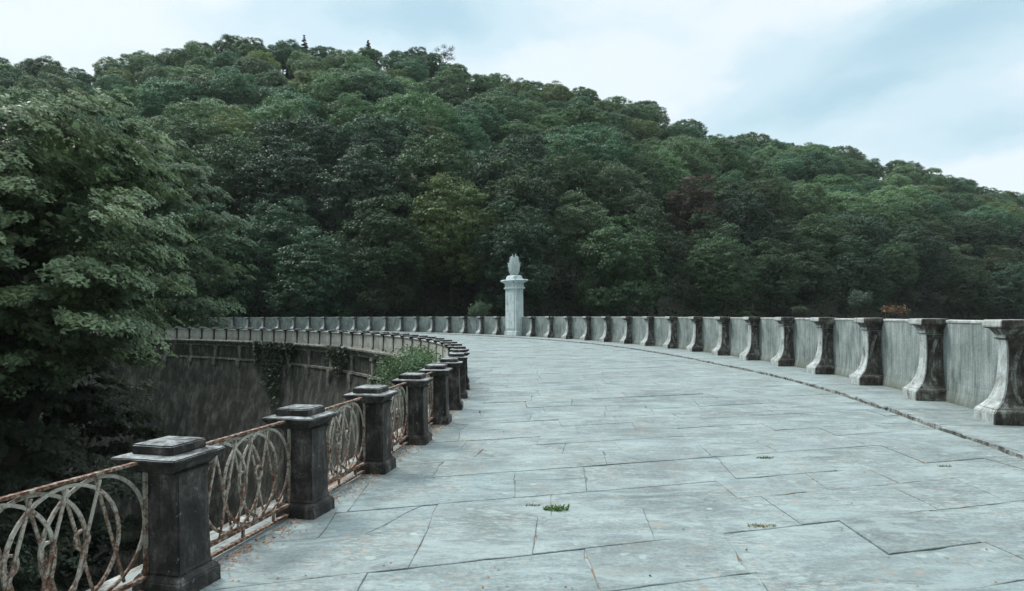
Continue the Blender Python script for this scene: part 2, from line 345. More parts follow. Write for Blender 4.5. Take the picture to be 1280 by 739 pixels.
def sweep(name, C, prof, s0, s1, ds, mat_, parent=None, closed=True, mis=None, smooth=False):
    n = max(2, int(round((s1-s0)/ds))+1); k = len(prof); V = []; UV = []
    arc = [0]
    for a, b in zip(prof[:-1], prof[1:]): arc.append(arc[-1]+math.hypot(a[0]-b[0], a[1]-b[1]))
    for i in range(n):
        d = s0+(s1-s0)*i/(n-1)
        for (o, z) in prof: x, y, t = C.at(d, o); V.append((x, y, z))
    F = []; uv = []; mi = []
    kk = k if closed else k-1
    for i in range(n-1):
        d0 = s0+(s1-s0)*i/(n-1); d1 = s0+(s1-s0)*(i+1)/(n-1)
        for j in range(kk):
            j2 = (j+1) % k; F.append((i*k+j, i*k+j2, (i+1)*k+j2, (i+1)*k+j)); z0, z1 = prof[j][1], prof[j2][1]
            if abs(z0-z1) < 1e-3: z0, z1 = prof[j][0], prof[j2][0]
            uv += [(d0, z0), (d0, z1), (d1, z1), (d1, z0)]; mi.append(mis[j] if mis else 0)
    me = bpy.data.meshes.new(name)
    nf = len(F)
    if closed: F += [tuple(range(k-1, -1, -1)), tuple((n-1)*k+j for j in range(k))]; uv += [(0, 0)]*(2*k); mi += [0, 0]
    me.from_pydata(V, [], F); ul = me.uv_layers.new(name='UVMap'); ul.data.foreach_set('uv', np.array(uv, np.float32).ravel())
    me.polygons.foreach_set('material_index', mi)
    bm = bmesh.new(); bm.from_mesh(me); bmesh.ops.recalc_face_normals(bm, faces=bm.faces); bm.to_mesh(me); bm.free()
    return link(name, me, mat_, parent, smooth)

# ------------------------------------------------------------- terrain
SIL = [(-900, 146), (-500, 115), (-200, 84), (0, 63), (50, 59), (100, 72), (150, 59), (200, 54), (250, 44), (300, 36), (340, 43), (380, 48), (430, 50), (470, 49), (520, 52), (560, 66), (600, 79), (640, 92), (680, 92), (720, 97), (800, 120), (850, 144), (900, 162), (950, 165), (1000, 168), (1050, 179), (1100, 188), (1150, 205), (1200, 220), (1250, 232), (1280, 232), (1400, 243), (1700, 274), (2200, 300)]
SX = np.array([a for a, b in SIL], float); SY = np.array([b for a, b in SIL], float)
def hill_par(u):
    px = 640+FPX*u
    yf = np.interp(u, [-2, -.8, -.45, -.1, .2, .5, .8, 2], [76, 80, 88, 84, 92, 112, 140, 170])
    yr = np.interp(u, [-2, -.8, -.4, 0, .4, .8, 2], [190, 205, 215, 215, 235, 265, 300])
    zr = (YH-np.interp(px, SX, SY))/FPX*yr+H0-12.0
    return yf, yr, zr
def ground_z(x, y):
    x = np.asarray(x, float); y = np.asarray(y, float)
    ys = np.maximum(y, 30.); u = np.clip(x/ys, -1.6, 1.6); yf, yr, zr = hill_par(u)
    t = (y-yf)/(yr-yf)
    base = -20+0*x
    up = -5+(zr+5)*np.clip(t, 0, 1)**.92
    over = zr-(y-yr)*.25
    z = np.where(t < 0, np.maximum(-20, -5+(y-yf)*1.1), np.where(t < 1, up, over))
    left = np.where(x < -34, -20+(-34-x)*.75, -20); left = np.minimum(left, np.where(y > 30, 26, 62))  # left bank, its out-of-view part raised to cut off low sky
    behind = np.where(y < -45, -20+(-45-y)*.8, -20); behind = np.minimum(behind, 70)  # unseen hill behind the camera, added to block low sky light
    right = np.where(x > 110, -20+(x-110)*.7, -20); right = np.where(y < 90, np.minimum(right, 55), -20)  # unseen hill on the right, added for the same sky blocking
    z = np.maximum(np.maximum(z, left), np.maximum(behind, right))
    z = z+np.sin(x*.13+1)*np.cos(y*.11)*.7
    return z
def build_terrain():
    xs = np.concatenate([np.linspace(-700, -200, 14)[:-1], np.linspace(-200, 300, 101), np.linspace(300, 800, 13)[1:]])
    ys = np.concatenate([np.linspace(-600, -60, 12)[:-1], np.linspace(-60, 330, 91), np.linspace(330, 800, 12)[1:]])
    X, Y = np.meshgrid(xs, ys); Z = np.maximum(ground_z(X, Y), -24); Z = np.where((np.abs(X) > 600) | (Y > 600), np.clip(Z, -24, 10), Z)
    V = np.stack([X.ravel(), Y.ravel(), Z.ravel()], 1); nx = len(xs); F = []
    for j in range(len(ys)-1):
        i = np.arange(nx-1)+j*nx; F.append(np.stack([i, i+1, i+nx+1, i+nx], 1))
    me = me_arr('ground', V, np.concatenate(F)); o = link('ground', me, SOIL, smooth=True); tag(o, kind='structure')
    MBw = MB(); pts = [CR.at(CR.smin+(CR.smax-CR.smin)*i/30, -2.) for i in range(31)]
    outer = [CR.at(CR.smin+(CR.smax-CR.smin)*i/30, -260.) for i in range(31)]
    V = [(p[0], p[1], -3.2) for p in pts]+[(p[0], p[1], -3.2) for p in outer]; F = [(i, i+1, 32+i, 31+i) for i in range(30)]
    MBw.add(V, F); tag(MBw.build('water', WATER), kind='structure')
build_terrain()

# ------------------------------------------------------------- deck: bedding sheet and flagstones
SL0, SL1 = CL.smin+.3, CL.smax-.3; SR0, SR1 = CR.smin+.3, CR.smax-.3
def build_deck():
    n = 160; V = []
    for i in range(n+1):
        f = i/n; a = CL.at(SL0+(SL1-SL0)*f, LEDGE-.06); b = CR.at(SR0+(SR1-SR0)*f, koff(SR0+(SR1-SR0)*f)-.02)
        V += [(a[0], a[1], -.009), (b[0], b[1], -.009)]
    me = bpy.data.meshes.new('deck_bedding'); me.from_pydata(V, [], [(2*i, 2*i+1, 2*i+3, 2*i+2) for i in range(n)])
    tag(link('road_bedding', me, JOINT), kind='structure')
    # flagstones in straight courses turned about 16 degrees
    ang = R_(15.5); e1 = Vector((math.cos(ang), math.sin(ang))); e2 = Vector((.035, 1.0))
    AV = []; AF = []; tint = []
    def clip(P, nx, ny, c):      # keep nx*x+ny*y <= c
        out = []
        for i in range(len(P)):
            a, b = P[i], P[(i+1) % len(P)]; da = nx*a[0]+ny*a[1]-c; db = nx*b[0]+ny*b[1]-c
            if da <= 0: out.append(a)
            if (da < 0) != (db < 0) and abs(da-db) > 1e-9:
                r = da/(da-db); out.append((a[0]+(b[0]-a[0])*r, a[1]+(b[1]-a[1])*r))
        return out
    def emit(P, tn, tx, ty, dz):
        cx = sum(p[0] for p in P)/len(P); cy = sum(p[1] for p in P)/len(P); Q = []
        gap = rnd.choice((.0003, .0003, rnd.uniform(.001, .004)))
        for i in range(len(P)):
            a, b = P[i], P[(i+1) % len(P)]; L = math.hypot(b[0]-a[0], b[1]-a[1])
            if L < .02: continue
            k = max(1, int(L/.16)) if cy < 22 else max(1, int(L/.6)); nx, ny = (b[1]-a[1])/L, -(b[0]-a[0])/L
            for j in range(k):
                r = j/k; jit = (gap+abs(rnd.gauss(0, .0018)))
                if rnd.random() < .10: jit += rnd.uniform(.004, .026)
                if j == 0: jit += .002
                Q.append((a[0]+(b[0]-a[0])*r-nx*jit, a[1]+(b[1]-a[1])*r-ny*jit))
        if len(Q) < 3: return
        b0 = len(AV); n = len(Q)
        z = lambda x, y: dz+tx*(x-cx)+ty*(y-cy)
        for (x, y) in Q: AV.append((x, y, -.03))
        for (x, y) in Q: AV.append((x, y, z(x, y)-.0035))
        for (x, y) in Q:
            L = math.hypot(x-cx, y-cy)+1e-6; s = max(0, 1-.005/L); AV.append((cx+(x-cx)*s, cy+(y-cy)*s, z(x, y)))
        for i in range(n):
            j = (i+1) % n; AF.append((b0+i, b0+j, b0+n+j, b0+n+i)); AF.append((b0+n+i, b0+n+j, b0+2*n+j, b0+2*n+i)); tint.extend([tn, tn])
        AF.append(tuple(b0+2*n+i for i in range(n))); tint.append(tn)
    v = -22.; 
    while v < 92:
        wv = rnd.uniform(.55, 1.05); u = -34-rnd.random()*2
        sk0 = rnd.uniform(-.02, .02)
        while u < 60:
            lu = rnd.choice((rnd.uniform(.7, 1.3), rnd.uniform(1.1, 2.1))); d = rnd.uniform(-.09, .09)
            P = [(u, v), (u+lu, v), (u+lu+d, v+wv), (u+d0, v+wv)] if u > -33 else [(u, v), (u+lu, v), (u+lu+d, v+wv), (u, v+wv)]
            d0 = d; u += lu
            Q = [tuple(e1*p[0]+e2*p[1]) for p in P]; cx = sum(q[0] for q in Q)/4; cy = sum(q[1] for q in Q)/4
            if cy < -14 or cy > 84: continue
            i, ol, p = CL.near(cx, cy)
            if i < 20 or i > len(CL.A)-20 or ol > LEDGE+2.5: continue
            Q = clip(Q, -math.cos(p[2]), math.sin(p[2]), -math.cos(p[2])*p[0]+math.sin(p[2])*p[1]+.40)
            if len(Q) < 3: continue
            i, orr, p = CR.near(cx, cy); ko_ = koff((i-CR.n0)*CR.ds)
            if i < 20 or i > len(CR.A)-20 or orr < ko_-2.5: continue
            Q = clip(Q, math.cos(p[2]), -math.sin(p[2]), math.cos(p[2])*p[0]-math.sin(p[2])*p[1]-ko_-.01)
            if len(Q) < 3: continue
            tn = min(1, max(0, rnd.gauss(.5, .27))); tx, ty = rnd.gauss(0, .0022), rnd.gauss(0, .0022); dz = rnd.gauss(0, .0028)
            if rnd.random() < .05 and cy < 30:      # cracked slab
                a = rnd.uniform(0, math.pi); c_ = math.cos(a)*cx+math.sin(a)*cy+rnd.uniform(-.25, .25)
                A = clip(Q, math.cos(a), math.sin(a), c_); B = clip(Q, -math.cos(a), -math.sin(a), -c_)
                for P2 in (A, B):
                    if len(P2) >= 3: emit(P2, tn, tx, ty, dz-rnd.random()*.003)
            else: emit(Q, tn, tx, ty, dz)
        v += wv
    me = bpy.data.meshes.new('road'); me.from_pydata(AV, [], AF); at = me.attributes.new('tint', 'FLOAT', 'FACE'); at.data.foreach_set('value', tint)
    bm = bmesh.new(); bm.from_mesh(me); bmesh.ops.recalc_face_normals(bm, faces=bm.faces); bm.to_mesh(me); bm.free()
    tag(link('road', me, FLAG), kind='structure')
    # side walk on the right behind the kerb, and the kerb stones
    AV.clear(); AF.clear(); tint.clear(); mb = MB(); tints = []
    kb = MB(); s = SR0
    while s < SR1-2:
        L = rnd.uniform(1.3, 2.2); q = 4; g_ = .004
        P0 = [CR.at(s+g_+(L-2*g_)*i/q, koff(s+g_+(L-2*g_)*i/q)-.062) for i in range(q+1)]; P1 = [CR.at(s+g_+(L-2*g_)*i/q, WOFF-.1) for i in range(q+1)]
        loop = [(p[0], p[1]) for p in P0]+[(p[0], p[1]) for p in P1[::-1]]; dz = rnd.uniform(-.003, .003)
        mb.prism([(a, b, -.05) for a, b in loop], [(a, b, WZ+dz) for a, b in loop]); tints += [rnd.gauss(.55, .2)]*(len(mb.f)-len(tints)); s += L
    me = mb.mesh('pavement'); at = me.attributes.new('tint', 'FLOAT', 'FACE'); at.data.foreach_set('value', tints); tag(link('pavement', me, WALK), kind='structure')
    s = SR0
    while s < SR1-2:
        L = rnd.uniform(.8, 1.4); q = 5; V = []
        jo = rnd.gauss(0, .006)
        for i in range(q+1):
            for (o, z) in ((-.056, -.05), (-.056, WZ+.004), (-.014, WZ+.005), (-.004, WZ-.006), (.006, -.05)):
                x, y, t = CR.at(s+.006+(L-.012)*i/q, o+koff(s+.006+(L-.012)*i/q)+jo+rnd.gauss(0, .008)); V.append((x, y, z+(rnd.gauss(0, .004) if z > 0 else 0)))
        F = [(5*i+j, 5*i+j+1, 5*i+6+j, 5*i+5+j) for i in range(q) for j in range(4)]+[(0, 1, 2, 3, 4), tuple(5*q+j for j in (4, 3, 2, 1, 0))]
        kb.add(V, F); s += L
    ko = kb.build('kerb', [KERB, WALK])
    for p in ko.data.polygons: p.material_index = 1 if p.normal.z > .75 else 0
    tag(ko, kind='structure')
build_deck()

# ------------------------------------------------------------- dam body (valley side face, cornice) and reservoir side
dam = empty('dam_wall', tuple(CL.at(0, .5)[:2])+(0,)); DW = dam.location
def local(o, root): o.location = -root.location; return o
prof = [(LEDGE-.14, -.40), (LEDGE-.14, -1.3), (LEDGE-.05, -1.34), (LEDGE+.2, -3.2), (LEDGE+1.9, -12), (LEDGE+3.6, -23), (-.5, -23), (-.5, -.40)]
local(sweep('face', CL, prof, SL0, SL1, .8, FACE, dam), dam)
cp = [(.02, -.012), (LEDGE+.02, -.018), (LEDGE+.04, -.035), (LEDGE+.04, -.11), (LEDGE-.03, -.16), (LEDGE-.03, -.22), (LEDGE-.1, -.30), (LEDGE-.1, -.398), (.02, -.398)]
local(sweep('cornice', CL, cp, SL0, SL1, .5, CORN, dam), dam)
local(sweep('string_course', CL, [(LEDGE-.2, -1.22), (LEDGE+.0, -1.22), (LEDGE+.0, -1.335), (LEDGE-.2, -1.335)], SL0, SL1, .8, CORN, dam), dam)
i = 0; s = .75
while s < SL1-1:
    mb = MB(); x, y, t = CL.at(s, LEDGE-.11); T = Vector((math.sin(t), math.cos(t), 0)); Nn = Vector((-math.cos(t), math.sin(t), 0)); c = Vector((x, y, 0))
    def bx(o0, o1, hw, z0, z1):
        q = [c+T*a+Nn*o for a, o in ((-hw, o0), (hw, o0), (hw, o1), (-hw, o1))]; mb.prism([(p.x, p.y, z0) for p in q], [(p.x, p.y, z1) for p in q])
    bx(-.1, .03, .17, -1.22, -.40); bx(-.1, .07, .24, -.52, -.402)
    bx(-.1, .2, .2, -1.75, -1.337); bx(-.1, .17, .13, -2.15, -1.75)
    local(mb.build('pilaster', CORN, dam), dam); s += CL.step*2
tag(dam, 'tall stained dark masonry dam wall curving below the left railing with a pale cornice', 'dam')
wall = empty('parapet_wall', tuple(CR.at(0, WOFF)[:2])+(WZ,))
wp = [(WOFF+.07, -.045), (WOFF+.05, .10), (WOFF+.012, .25), (WOFF, .4), (WOFF, WTOP-.045), (WOFF-.42, WTOP-.045), (WOFF-.42, -.045)]
wp = [(a, z+.0) for a, z in wp]
local(sweep('wall_panel', CR, wp, SR0, SR1, .6, WALL, wall), wall)
local(sweep('coping', CR, [(WOFF+.014, WTOP-.044), (WOFF+.016, WTOP-.012), (WOFF+.008, WTOP), (WOFF-.44, WTOP), (WOFF-.46, WTOP-.044)], SR0, SR1, .6, COPE, wall), wall)
local(sweep('foundation', CR, [(WOFF-.05, -.06), (WOFF-.9, -.06), (WOFF-.95, -.25), (WOFF-.75, -.3), (WOFF-1.2, -23), (WOFF-.05, -23)], SR0, SR1, 1., CORN, wall), wall)
tag(wall, 'long tall pale grey streaked parapet wall curving along the right side of the walkway', 'parapet')

# ------------------------------------------------------------- right buttress piers
def flank(o):                             # the flanks and the underside get dark crust with shade put into the colour, road face stays pale
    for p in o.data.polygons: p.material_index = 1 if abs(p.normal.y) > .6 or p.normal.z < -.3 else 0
def buttress():
    root = empty('buttress_pier')          # local x: out from the wall towards the road, y: along the wall; wall front at x=0
    D = .53
    b = MB(); b.stack([(D/2+.02, .30, -.02), (D/2+.02, .30, .17), (D/2, .29, .19), (D/2-.02, .272, .215)], cx=D/2-.02)
    flank(b.build('plinth', [PALE, SHADE_CRUST], root, .012))
    # shaft: concave road face, sides flare at the foot
    zs = [.213, .26, .32, .40, .50, .62, .76, .92, 1.08, 1.22]
    xf = [.495, .44, .39, .352, .322, .30, .288, .282, .285, .30]
    wf = [.262, .235, .212, .192, .172, .155, .144, .138, .14, .152]
    V = []; 
    for z, x, hw in zip(zs, xf, wf): V += [(-.02, -hw, z), (x, -hw, z), (x, hw, z), (-.02, hw, z)]
    F = []; M = []
    for k in range(len(zs)-1):
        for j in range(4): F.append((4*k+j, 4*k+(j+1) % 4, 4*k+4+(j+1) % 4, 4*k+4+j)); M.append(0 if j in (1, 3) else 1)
    F += [(3, 2, 1, 0), tuple(4*(len(zs)-1)+j for j in range(4))]; M += [0, 0]
    me = bpy.data.meshes.new('shaft'); me.from_pydata(V, [], F); me.polygons.foreach_set('material_index', M)
    bm = bmesh.new(); bm.from_mesh(me); bmesh.ops.recalc_face_normals(bm, faces=bm.faces)
    bmesh.ops.bevel(bm, geom=[e for e in bm.edges if len(e.link_faces) == 2 and e.calc_face_angle(0) > 1.], offset=.012, segments=2, affect='EDGES')
    bm.to_mesh(me); bm.free(); shaft = link('shaft', me, [PALE, SHADE_CRUST], root)
    for sg in (-1, 1):                       # raised lens-shaped moulding on each flank
        r = MB(); ctr = []
        for k in range(15):
            z = .30+.82*k/14; q = (z-.30)/.82; xx = .11+.08*math.sin(q*math.pi)*1.0+.05*(1-q); ctr.append((xx, sg*(float(np.interp(z, zs, wf))+.004), z))
        r.strip(ctr, .06, .03, (0, 1, 0)); 
        r.build('side_moulding', FLANK, shaft, .006)
    n = MB(); n.stack([(.16, .158, 1.218), (.17, .168, 1.24), (.17, .168, 1.265), (.16, .16, 1.285), (.195, .215, 1.35), (.205, .23, 1.374)], cx=.15)
    flank(n.build('necking', [PALE, SHADE_CRUST], root, .006))
    c = MB(); c.stack([(.215, .24, 1.375), (.235, .27, 1.405), (.235, .27, 1.485), (.222, .258, 1.480+.022)], cx=.19)
    flank(c.build('cap', [COPE, SHADE_CRUST], root, .008)); return root
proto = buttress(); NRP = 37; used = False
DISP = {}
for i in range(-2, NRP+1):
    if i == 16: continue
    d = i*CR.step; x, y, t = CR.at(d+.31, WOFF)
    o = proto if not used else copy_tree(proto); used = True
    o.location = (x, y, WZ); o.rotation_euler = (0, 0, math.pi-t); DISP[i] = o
    # local +x must point to the left normal (-cos t, sin t)
    o.rotation_euler = (0, 0, math.atan2(math.sin(t), -math.cos(t)))
    grp = 'buttress piers along the right parapet'
    if i < 0: lb = 'flared pier of the right parapet standing beyond the right edge of the frame'
    elif i == 0: lb = 'largest flared stone pier on the right parapet, cut by the right edge of the frame'
    elif i < 16: lb = f'{nth(i+1)} flared stone pier from the right edge of the frame on the right parapet'
    elif i < 32: lb = f'{nth(i-16)} small flared pier to the left of the tall white pillar on the far parapet'
    else: lb = 'far flared parapet pier hidden behind the leaves at the left end of the dam'
    tag(o, lb, 'pier', grp)

# ------------------------------------------------------------- tall pillar with carved finial
def pylon():
    d = 16*CR.step; x, y, t = CR.at(d+.3, 0.0); root = empty('monument_pillar', (x, y, WZ), math.atan2(math.sin(t), -math.cos(t)))
    a, b = .33, .84        # half depth (x), half width (y); centre behind the pier line
    cx = -.33
    m = MB(); m.stack([(a+.05, b+.06, 0), (a+.05, b+.06, .32), (a+.02, b+.03, .36)], cx=cx); m.build('plinth', PYL, root, .015)
    m = MB(); m.stack([(a, b, .358), (a-.01, b-.01, 3.62)], cx=cx); m.build('shaft', PYL, root, .015)
    m = MB(); m.stack([(.045, b-.24, .55), (.045, b-.25, 3.35)], cx=cx+a); m.build('raised_panel', PYL, root, .01)
    m = MB(); m.stack([(a+.01, b+.01, 3.618), (a+.09, b+.09, 3.66), (a+.09, b+.09, 3.74), (a+.02, b+.02, 3.79), (a+.02, b+.02, 4.06), (a+.08, b+.08, 4.12)], cx=cx); m.build('frieze', PYL, root, .01)
    m = MB(); m.stack([(a+.10, b+.12, 4.121), (a+.26, b+.30, 4.25), (a+.28, b+.32, 4.31), (a+.22, b+.22, 4.37)], cx=cx); m.build('cap', PYL, root, .01)
    m = MB(); m.stack([(.38, .58, 4.36), (.40, .62, 4.42), (.36, .58, 4.60), (.30, .46, 4.70)], cx=cx); m.build('finial_base', PYL, root, .012)
    f = MB(); rings = [(.28, 4.69), (.44, 4.9), (.50, 5.12), (.46, 5.4), (.34, 5.68), (.18, 5.92), (.04, 6.1)]
    V = []
    for r, z in rings: V += [(cx+r*.62*math.cos(k*math.pi/6), r*.95*math.sin(k*math.pi/6), z) for k in range(12)]
    F = [(12*i+k, 12*i+(k+1) % 12, 12*i+12+(k+1) % 12, 12*i+12+k) for i in range(len(rings)-1) for k in range(12)]+[tuple(range(11, -1, -1)), tuple(range(72, 84))]
    f.add(V, F); core = f.build('finial', PYL, root, smooth=True)
    rr = random.Random(3)
    for lv, (z0, rad, n, L) in enumerate(((4.72, .36, 11, .55), (4.92, .47, 11, .55), (5.15, .50, 10, .55), (5.4, .44, 9, .52), (5.62, .33, 8, .48), (5.8, .2, 6, .42), (5.98, .09, 4, .40))):
        lf = MB()
        for k in range(n):
            an = 2*math.pi*(k+.5*(lv % 2))/n; c, s_ = math.cos(an), math.sin(an); rd = Vector((c*.68, s_*1.0, 0)); tn = Vector((-s_*.68, c*1.0, 0)).normalized(); wd = .85*2*math.pi*rad/n/2
            base = Vector((cx, 0, z0))+rd*rad*.92
            pts = []
            for q, ww, out in ((0, .7, .0), (.3, 1.0, .06), (.62, .8, .08), (.85, .42, .13), (1, .04, .20)):
                inw = -rad*.25*q if lv > 2 else -rad*.06*q
                p = base+Vector((0, 0, L*q))+rd*(out+inw+.03); pts.append((p-tn*wd*ww, p+rd*.035, p+tn*wd*ww, p-rd*.05))
            V = [v for r4 in pts for v in r4]; F = []
            for i in range(4): F += [(4*i+j, 4*i+(j+1) % 4, 4*i+4+(j+1) % 4, 4*i+4+j) for j in range(4)]
            F += [(3, 2, 1, 0), (16, 17, 18, 19)]; lf.add(V, F)
        lf.build('carved_leaf', PYL, core)
    tag(root, 'tall white stone pillar topped by a carved flame of leaves against the dark woods', 'pillar'); return root
pylon()

# ------------------------------------------------------------- left posts, iron railing bays, solid panels
def post():
    r = empty('stone_post')
    def tops(o):
        for p in o.data.polygons: p.material_index = 1 if p.normal.z > .25 else 0
    m = MB(); m.stack([(.175, .175, -.02), (.173, .173, .09), (.162, .162, .105), (.145, .145, .125)]); m.build('base', POSTM, r, .008)
    m = MB(); m.stack([(.145, .145, .124), (.134, .134, .15), (.125, .125, .66), (.13, .13, .71), (.15, .15, .73)]); m.build('shaft', POSTM, r, .008)
    m = MB(); m.stack([(.16, .16, .729), (.185, .18, .765), (.23, .215, .80), (.23, .215, .822), (.15, .14, .832)], cx=-.045); cap = m.build('cap', [POSTM, POSTTOP], r, .006); tops(cap)
    m = MB(); m.stack([(.15, .14, .83), (.147, .137, .888), (.115, .11, .896)], cx=-.045); tops(m.build('cap_block', [POSTM, POSTTOP], cap, .007))
    for o in list(r.children_recursive):      # worn, slightly uneven arrises
        bm = bmesh.new(); bm.from_mesh(o.data); bmesh.ops.subdivide_edges(bm, edges=[e for e in bm.edges if e.calc_length() > .08], cuts=6, use_grid_fill=True)
        for v in bm.verts: v.co += noise.noise_vector(v.co*14)*.0024+noise.noise_vector(v.co*45)*.0016
        bm.to_mesh(o.data); bm.free()
    return r
BAY = CL.step; CO = .18
def pcenter(i): return CL.at(i*BAY-.175, CO)
def bay_proto(n=3):
    r = empty('iron_railing'); W = BAY-.25; x0 = -W/2; z0, z1 = .12, .775
    def part(name, f, *a, **k):
        m = MB(); f(m, *a, **k); m.build(name, RUST if 'rail' in name else IRON, r)
    part('top_rail', lambda m: m.box((0, 0, .797), (W+.06, .034, .016)))
    part('bottom_rail', lambda m: m.box((0, 0, .105), (W, .03, .022)))
    part('foot_rail', lambda m: m.box((0, 0, .028), (W, .034, .02)))
    for sx in (-1, 1): part('end_bar', lambda m: m.box((sx*(W/2-.03), 0, .41), (.022, .018, .755)))
    for k in range(3): part('foot_stub', lambda m: m.box(((k-1)*W*.3, 0, .066), (.022, .016, .056)))
    n = 4; wd = W*.50; cs = [x0+.03+wd/2+(W-.06-wd)*k/(n-1) for k in range(n)]; hz = (z1-z0)/2; zc = (z0+z1)/2
    for k, c in enumerate(cs):
        yo = .007*(1 if k % 2 else -1)
        pts = [(c+wd/2*math.cos(a), yo, zc+hz*math.sin(a)) for a in [2*math.pi*j/36 for j in range(36)]]
        part('hoop', lambda m: m.strip(pts, .019, .012, (0, 1, 0), closed=True))
    pit = cs[1]-cs[0]
    for k, c in enumerate(cs):
        for sg in (-1, 1):
            e = c+sg*pit*.95
            lo, hi = x0+.03, -x0-.03; t = 1.
            if e < lo: t = (c-lo)/(c-e)
            if e > hi: t = (hi-c)/(e-c)
            P = [(c, .016*sg, z1-.01), (c+(e-c)*t, .016*sg, z1-.01+(z0+.02-z1)*t)]
            part('diagonal_bar', lambda m: m.strip(P, .015, .01, (0, 1, 0)))
    for k in range(n-1):
        c = (cs[k]+cs[k+1])/2
        pts = [(c+.04*math.cos(a), 0, zc+.02+.05*math.sin(a)) for a in [2*math.pi*j/16 for j in range(16)]]
        part('ring', lambda m: m.strip(pts, .014, .014, (0, 1, 0), closed=True))
    return r
def panel_proto():
    r = empty('parapet_panel'); W = BAY-.25
    m = MB(); m.box((0, 0, .36), (W, .16, .68)); me = m.mesh('slab')
    o = m.build('slab', PANEL, r, .01); ul = o.data.uv_layers.new(name='UVMap')
    for p in o.data.polygons:
        for li in p.loop_indices:
            co = o.data.vertices[o.data.loops[li].vertex_index].co; ul.data[li].uv = (co.x+co.y, co.z)
    m = MB(); m.box((0, 0, .727), (W, .22, .05)); m.build('panel_coping', COPE, r, .008)
    m = MB(); m.box((0, 0, .03), (W, .20, .08)); m.build('panel_foot', COPE, r, .006); return r
pp = post(); bp = bay_proto(); sp_ = panel_proto(); NLP = int((SL1-1)/BAY); u1 = u2 = u3 = False
for i in range(-2, NLP):
    x, y, t = pcenter(i); o = copy_tree(pp) if u1 else pp; u1 = True
    o.location = (x+rnd.gauss(0, .006), y+rnd.gauss(0, .006), rnd.gauss(0, .004)); o.rotation_euler = (rnd.gauss(0, .006), rnd.gauss(0, .006), -t+rnd.gauss(0, .015))
    if i < 0: lb = 'blackened square stone post of the left railing, beyond the left edge of the frame'
    elif i == 0: lb = 'largest blackened stone post with a stepped cap, nearest of all at the lower left'
    elif i < 10: lb = f'{nth(i+1)} blackened stone post counting back from the lower left'
    elif i < 32: lb = f'{nth(i-9)} small capped post past the rusty railing, between the pale far left parapet panels'
    else: lb = 'far capped parapet post hidden behind the big tree at left'
    tag(o, lb, 'post', 'square posts along the left side of the walkway')
    x0_, y0_, _ = CL.at(i*BAY-.175, CO+.075); x2, y2, t2 = CL.at((i+1)*BAY-.175, CO+.075); cx, cy = (x0_+x2)/2, (y0_+y2)/2; rz = math.atan2(y2-y0_, x2-x0_)
    if i < 10:
        o = copy_tree(bp) if u2 else bp; u2 = True; grp = 'rusty iron railing bays'
        lb = {-2: 'rusty iron railing bay beyond the lower left corner of the frame', -1: 'rusty peeling iron railing bay cut by the left edge of the frame'}.get(i, f'{nth(i+1)} rusty white iron railing bay with looped bars beyond the nearest stone post' if i >= 0 else '')
        tag(o, lb, 'railing', grp)
    else:
        o = copy_tree(sp_) if u3 else sp_; u3 = True
        lb = f'{nth(i-9)} pale solid parapet panel past the end of the rusty railing' if i < 31 else 'far pale parapet panel hidden behind the big tree at left'
        tag(o, lb, 'parapet', 'solid panels of the far left parapet')
    o.location = (cx, cy, 0); o.rotation_euler = (0, 0, rz)

# ------------------------------------------------------------- foliage
def leaf_quads(C, Nn, size, asp=.55, rng=NR):
    n = len(C); r = rng.normal(size=(n, 3)); t = np.cross(Nn, r); t /= np.linalg.norm(t, axis=1, keepdims=True)+1e-9; b = np.cross(Nn, t)
    s = (size*rng.uniform(.65, 1.35, n))[:, None]
    V = np.stack([C-t*s*.5, C+b*s*asp*.5+Nn*s*.10, C+t*s*.5, C-b*s*asp*.5+Nn*s*.10], 1).reshape(-1, 3)
    return V, np.arange(4*n).reshape(-1, 4)
def unit(a): return a/(np.linalg.norm(a, axis=1, keepdims=True)+1e-9)
def crown_pts(Rx, Hh, cz, nl, nsub, nleaf, rng, flat=.7, lobe=(.30, .46), inner=.62, droop=.0, top=1.0):
    """cauliflower crown: lobes on an ellipsoid, twigs on each lobe, leaves on each twig"""
    k = np.arange(nl)+.5; ph = np.arccos(1-k/nl*1.72); th = math.pi*(1+5**.5)*k+rng.uniform(0, 6.28)
    D = np.stack([np.cos(th)*np.sin(ph), np.sin(th)*np.sin(ph), np.cos(ph)], 1)+rng.normal(size=(nl, 3))*.13; D = unit(D)
    rl = rng.uniform(*lobe, nl)*Rx; sc = rng.uniform(inner-.12, inner+.14, nl)
    LC = D*np.stack([Rx*sc, Rx*sc, Hh*.5*sc*top], 1)+[0, 0, cz]
    idx = np.repeat(np.arange(nl), nsub); SD = unit(rng.normal(size=(len(idx), 3))*.8+D[idx]*.9+[0, 0, .25])
    SC = LC[idx]+SD*rl[idx][:, None]*rng.uniform(.72, 1.12, len(idx))[:, None]*[1, 1, .85]
    SC[:, 2] -= droop*np.hypot(SC[:, 0], SC[:, 1])*rng.uniform(.5, 1.2, len(idx))
    rs = rl[idx]*rng.uniform(.20, .38, len(idx)); j = np.repeat(np.arange(len(SC)), nleaf)
    LD = unit(rng.normal(size=(len(j), 3))+SD[j]*.5+[0, 0, .35])
    P = SC[j]+LD*rs[j][:, None]*rng.uniform(.3, 1.1, len(j))[:, None]*[1.25, 1.25, flat]
    Nn = unit(LD*.75+rng.normal(size=P.shape)*.42+D[idx[j]]*.3+[0, 0, .35]); return P, Nn, LC
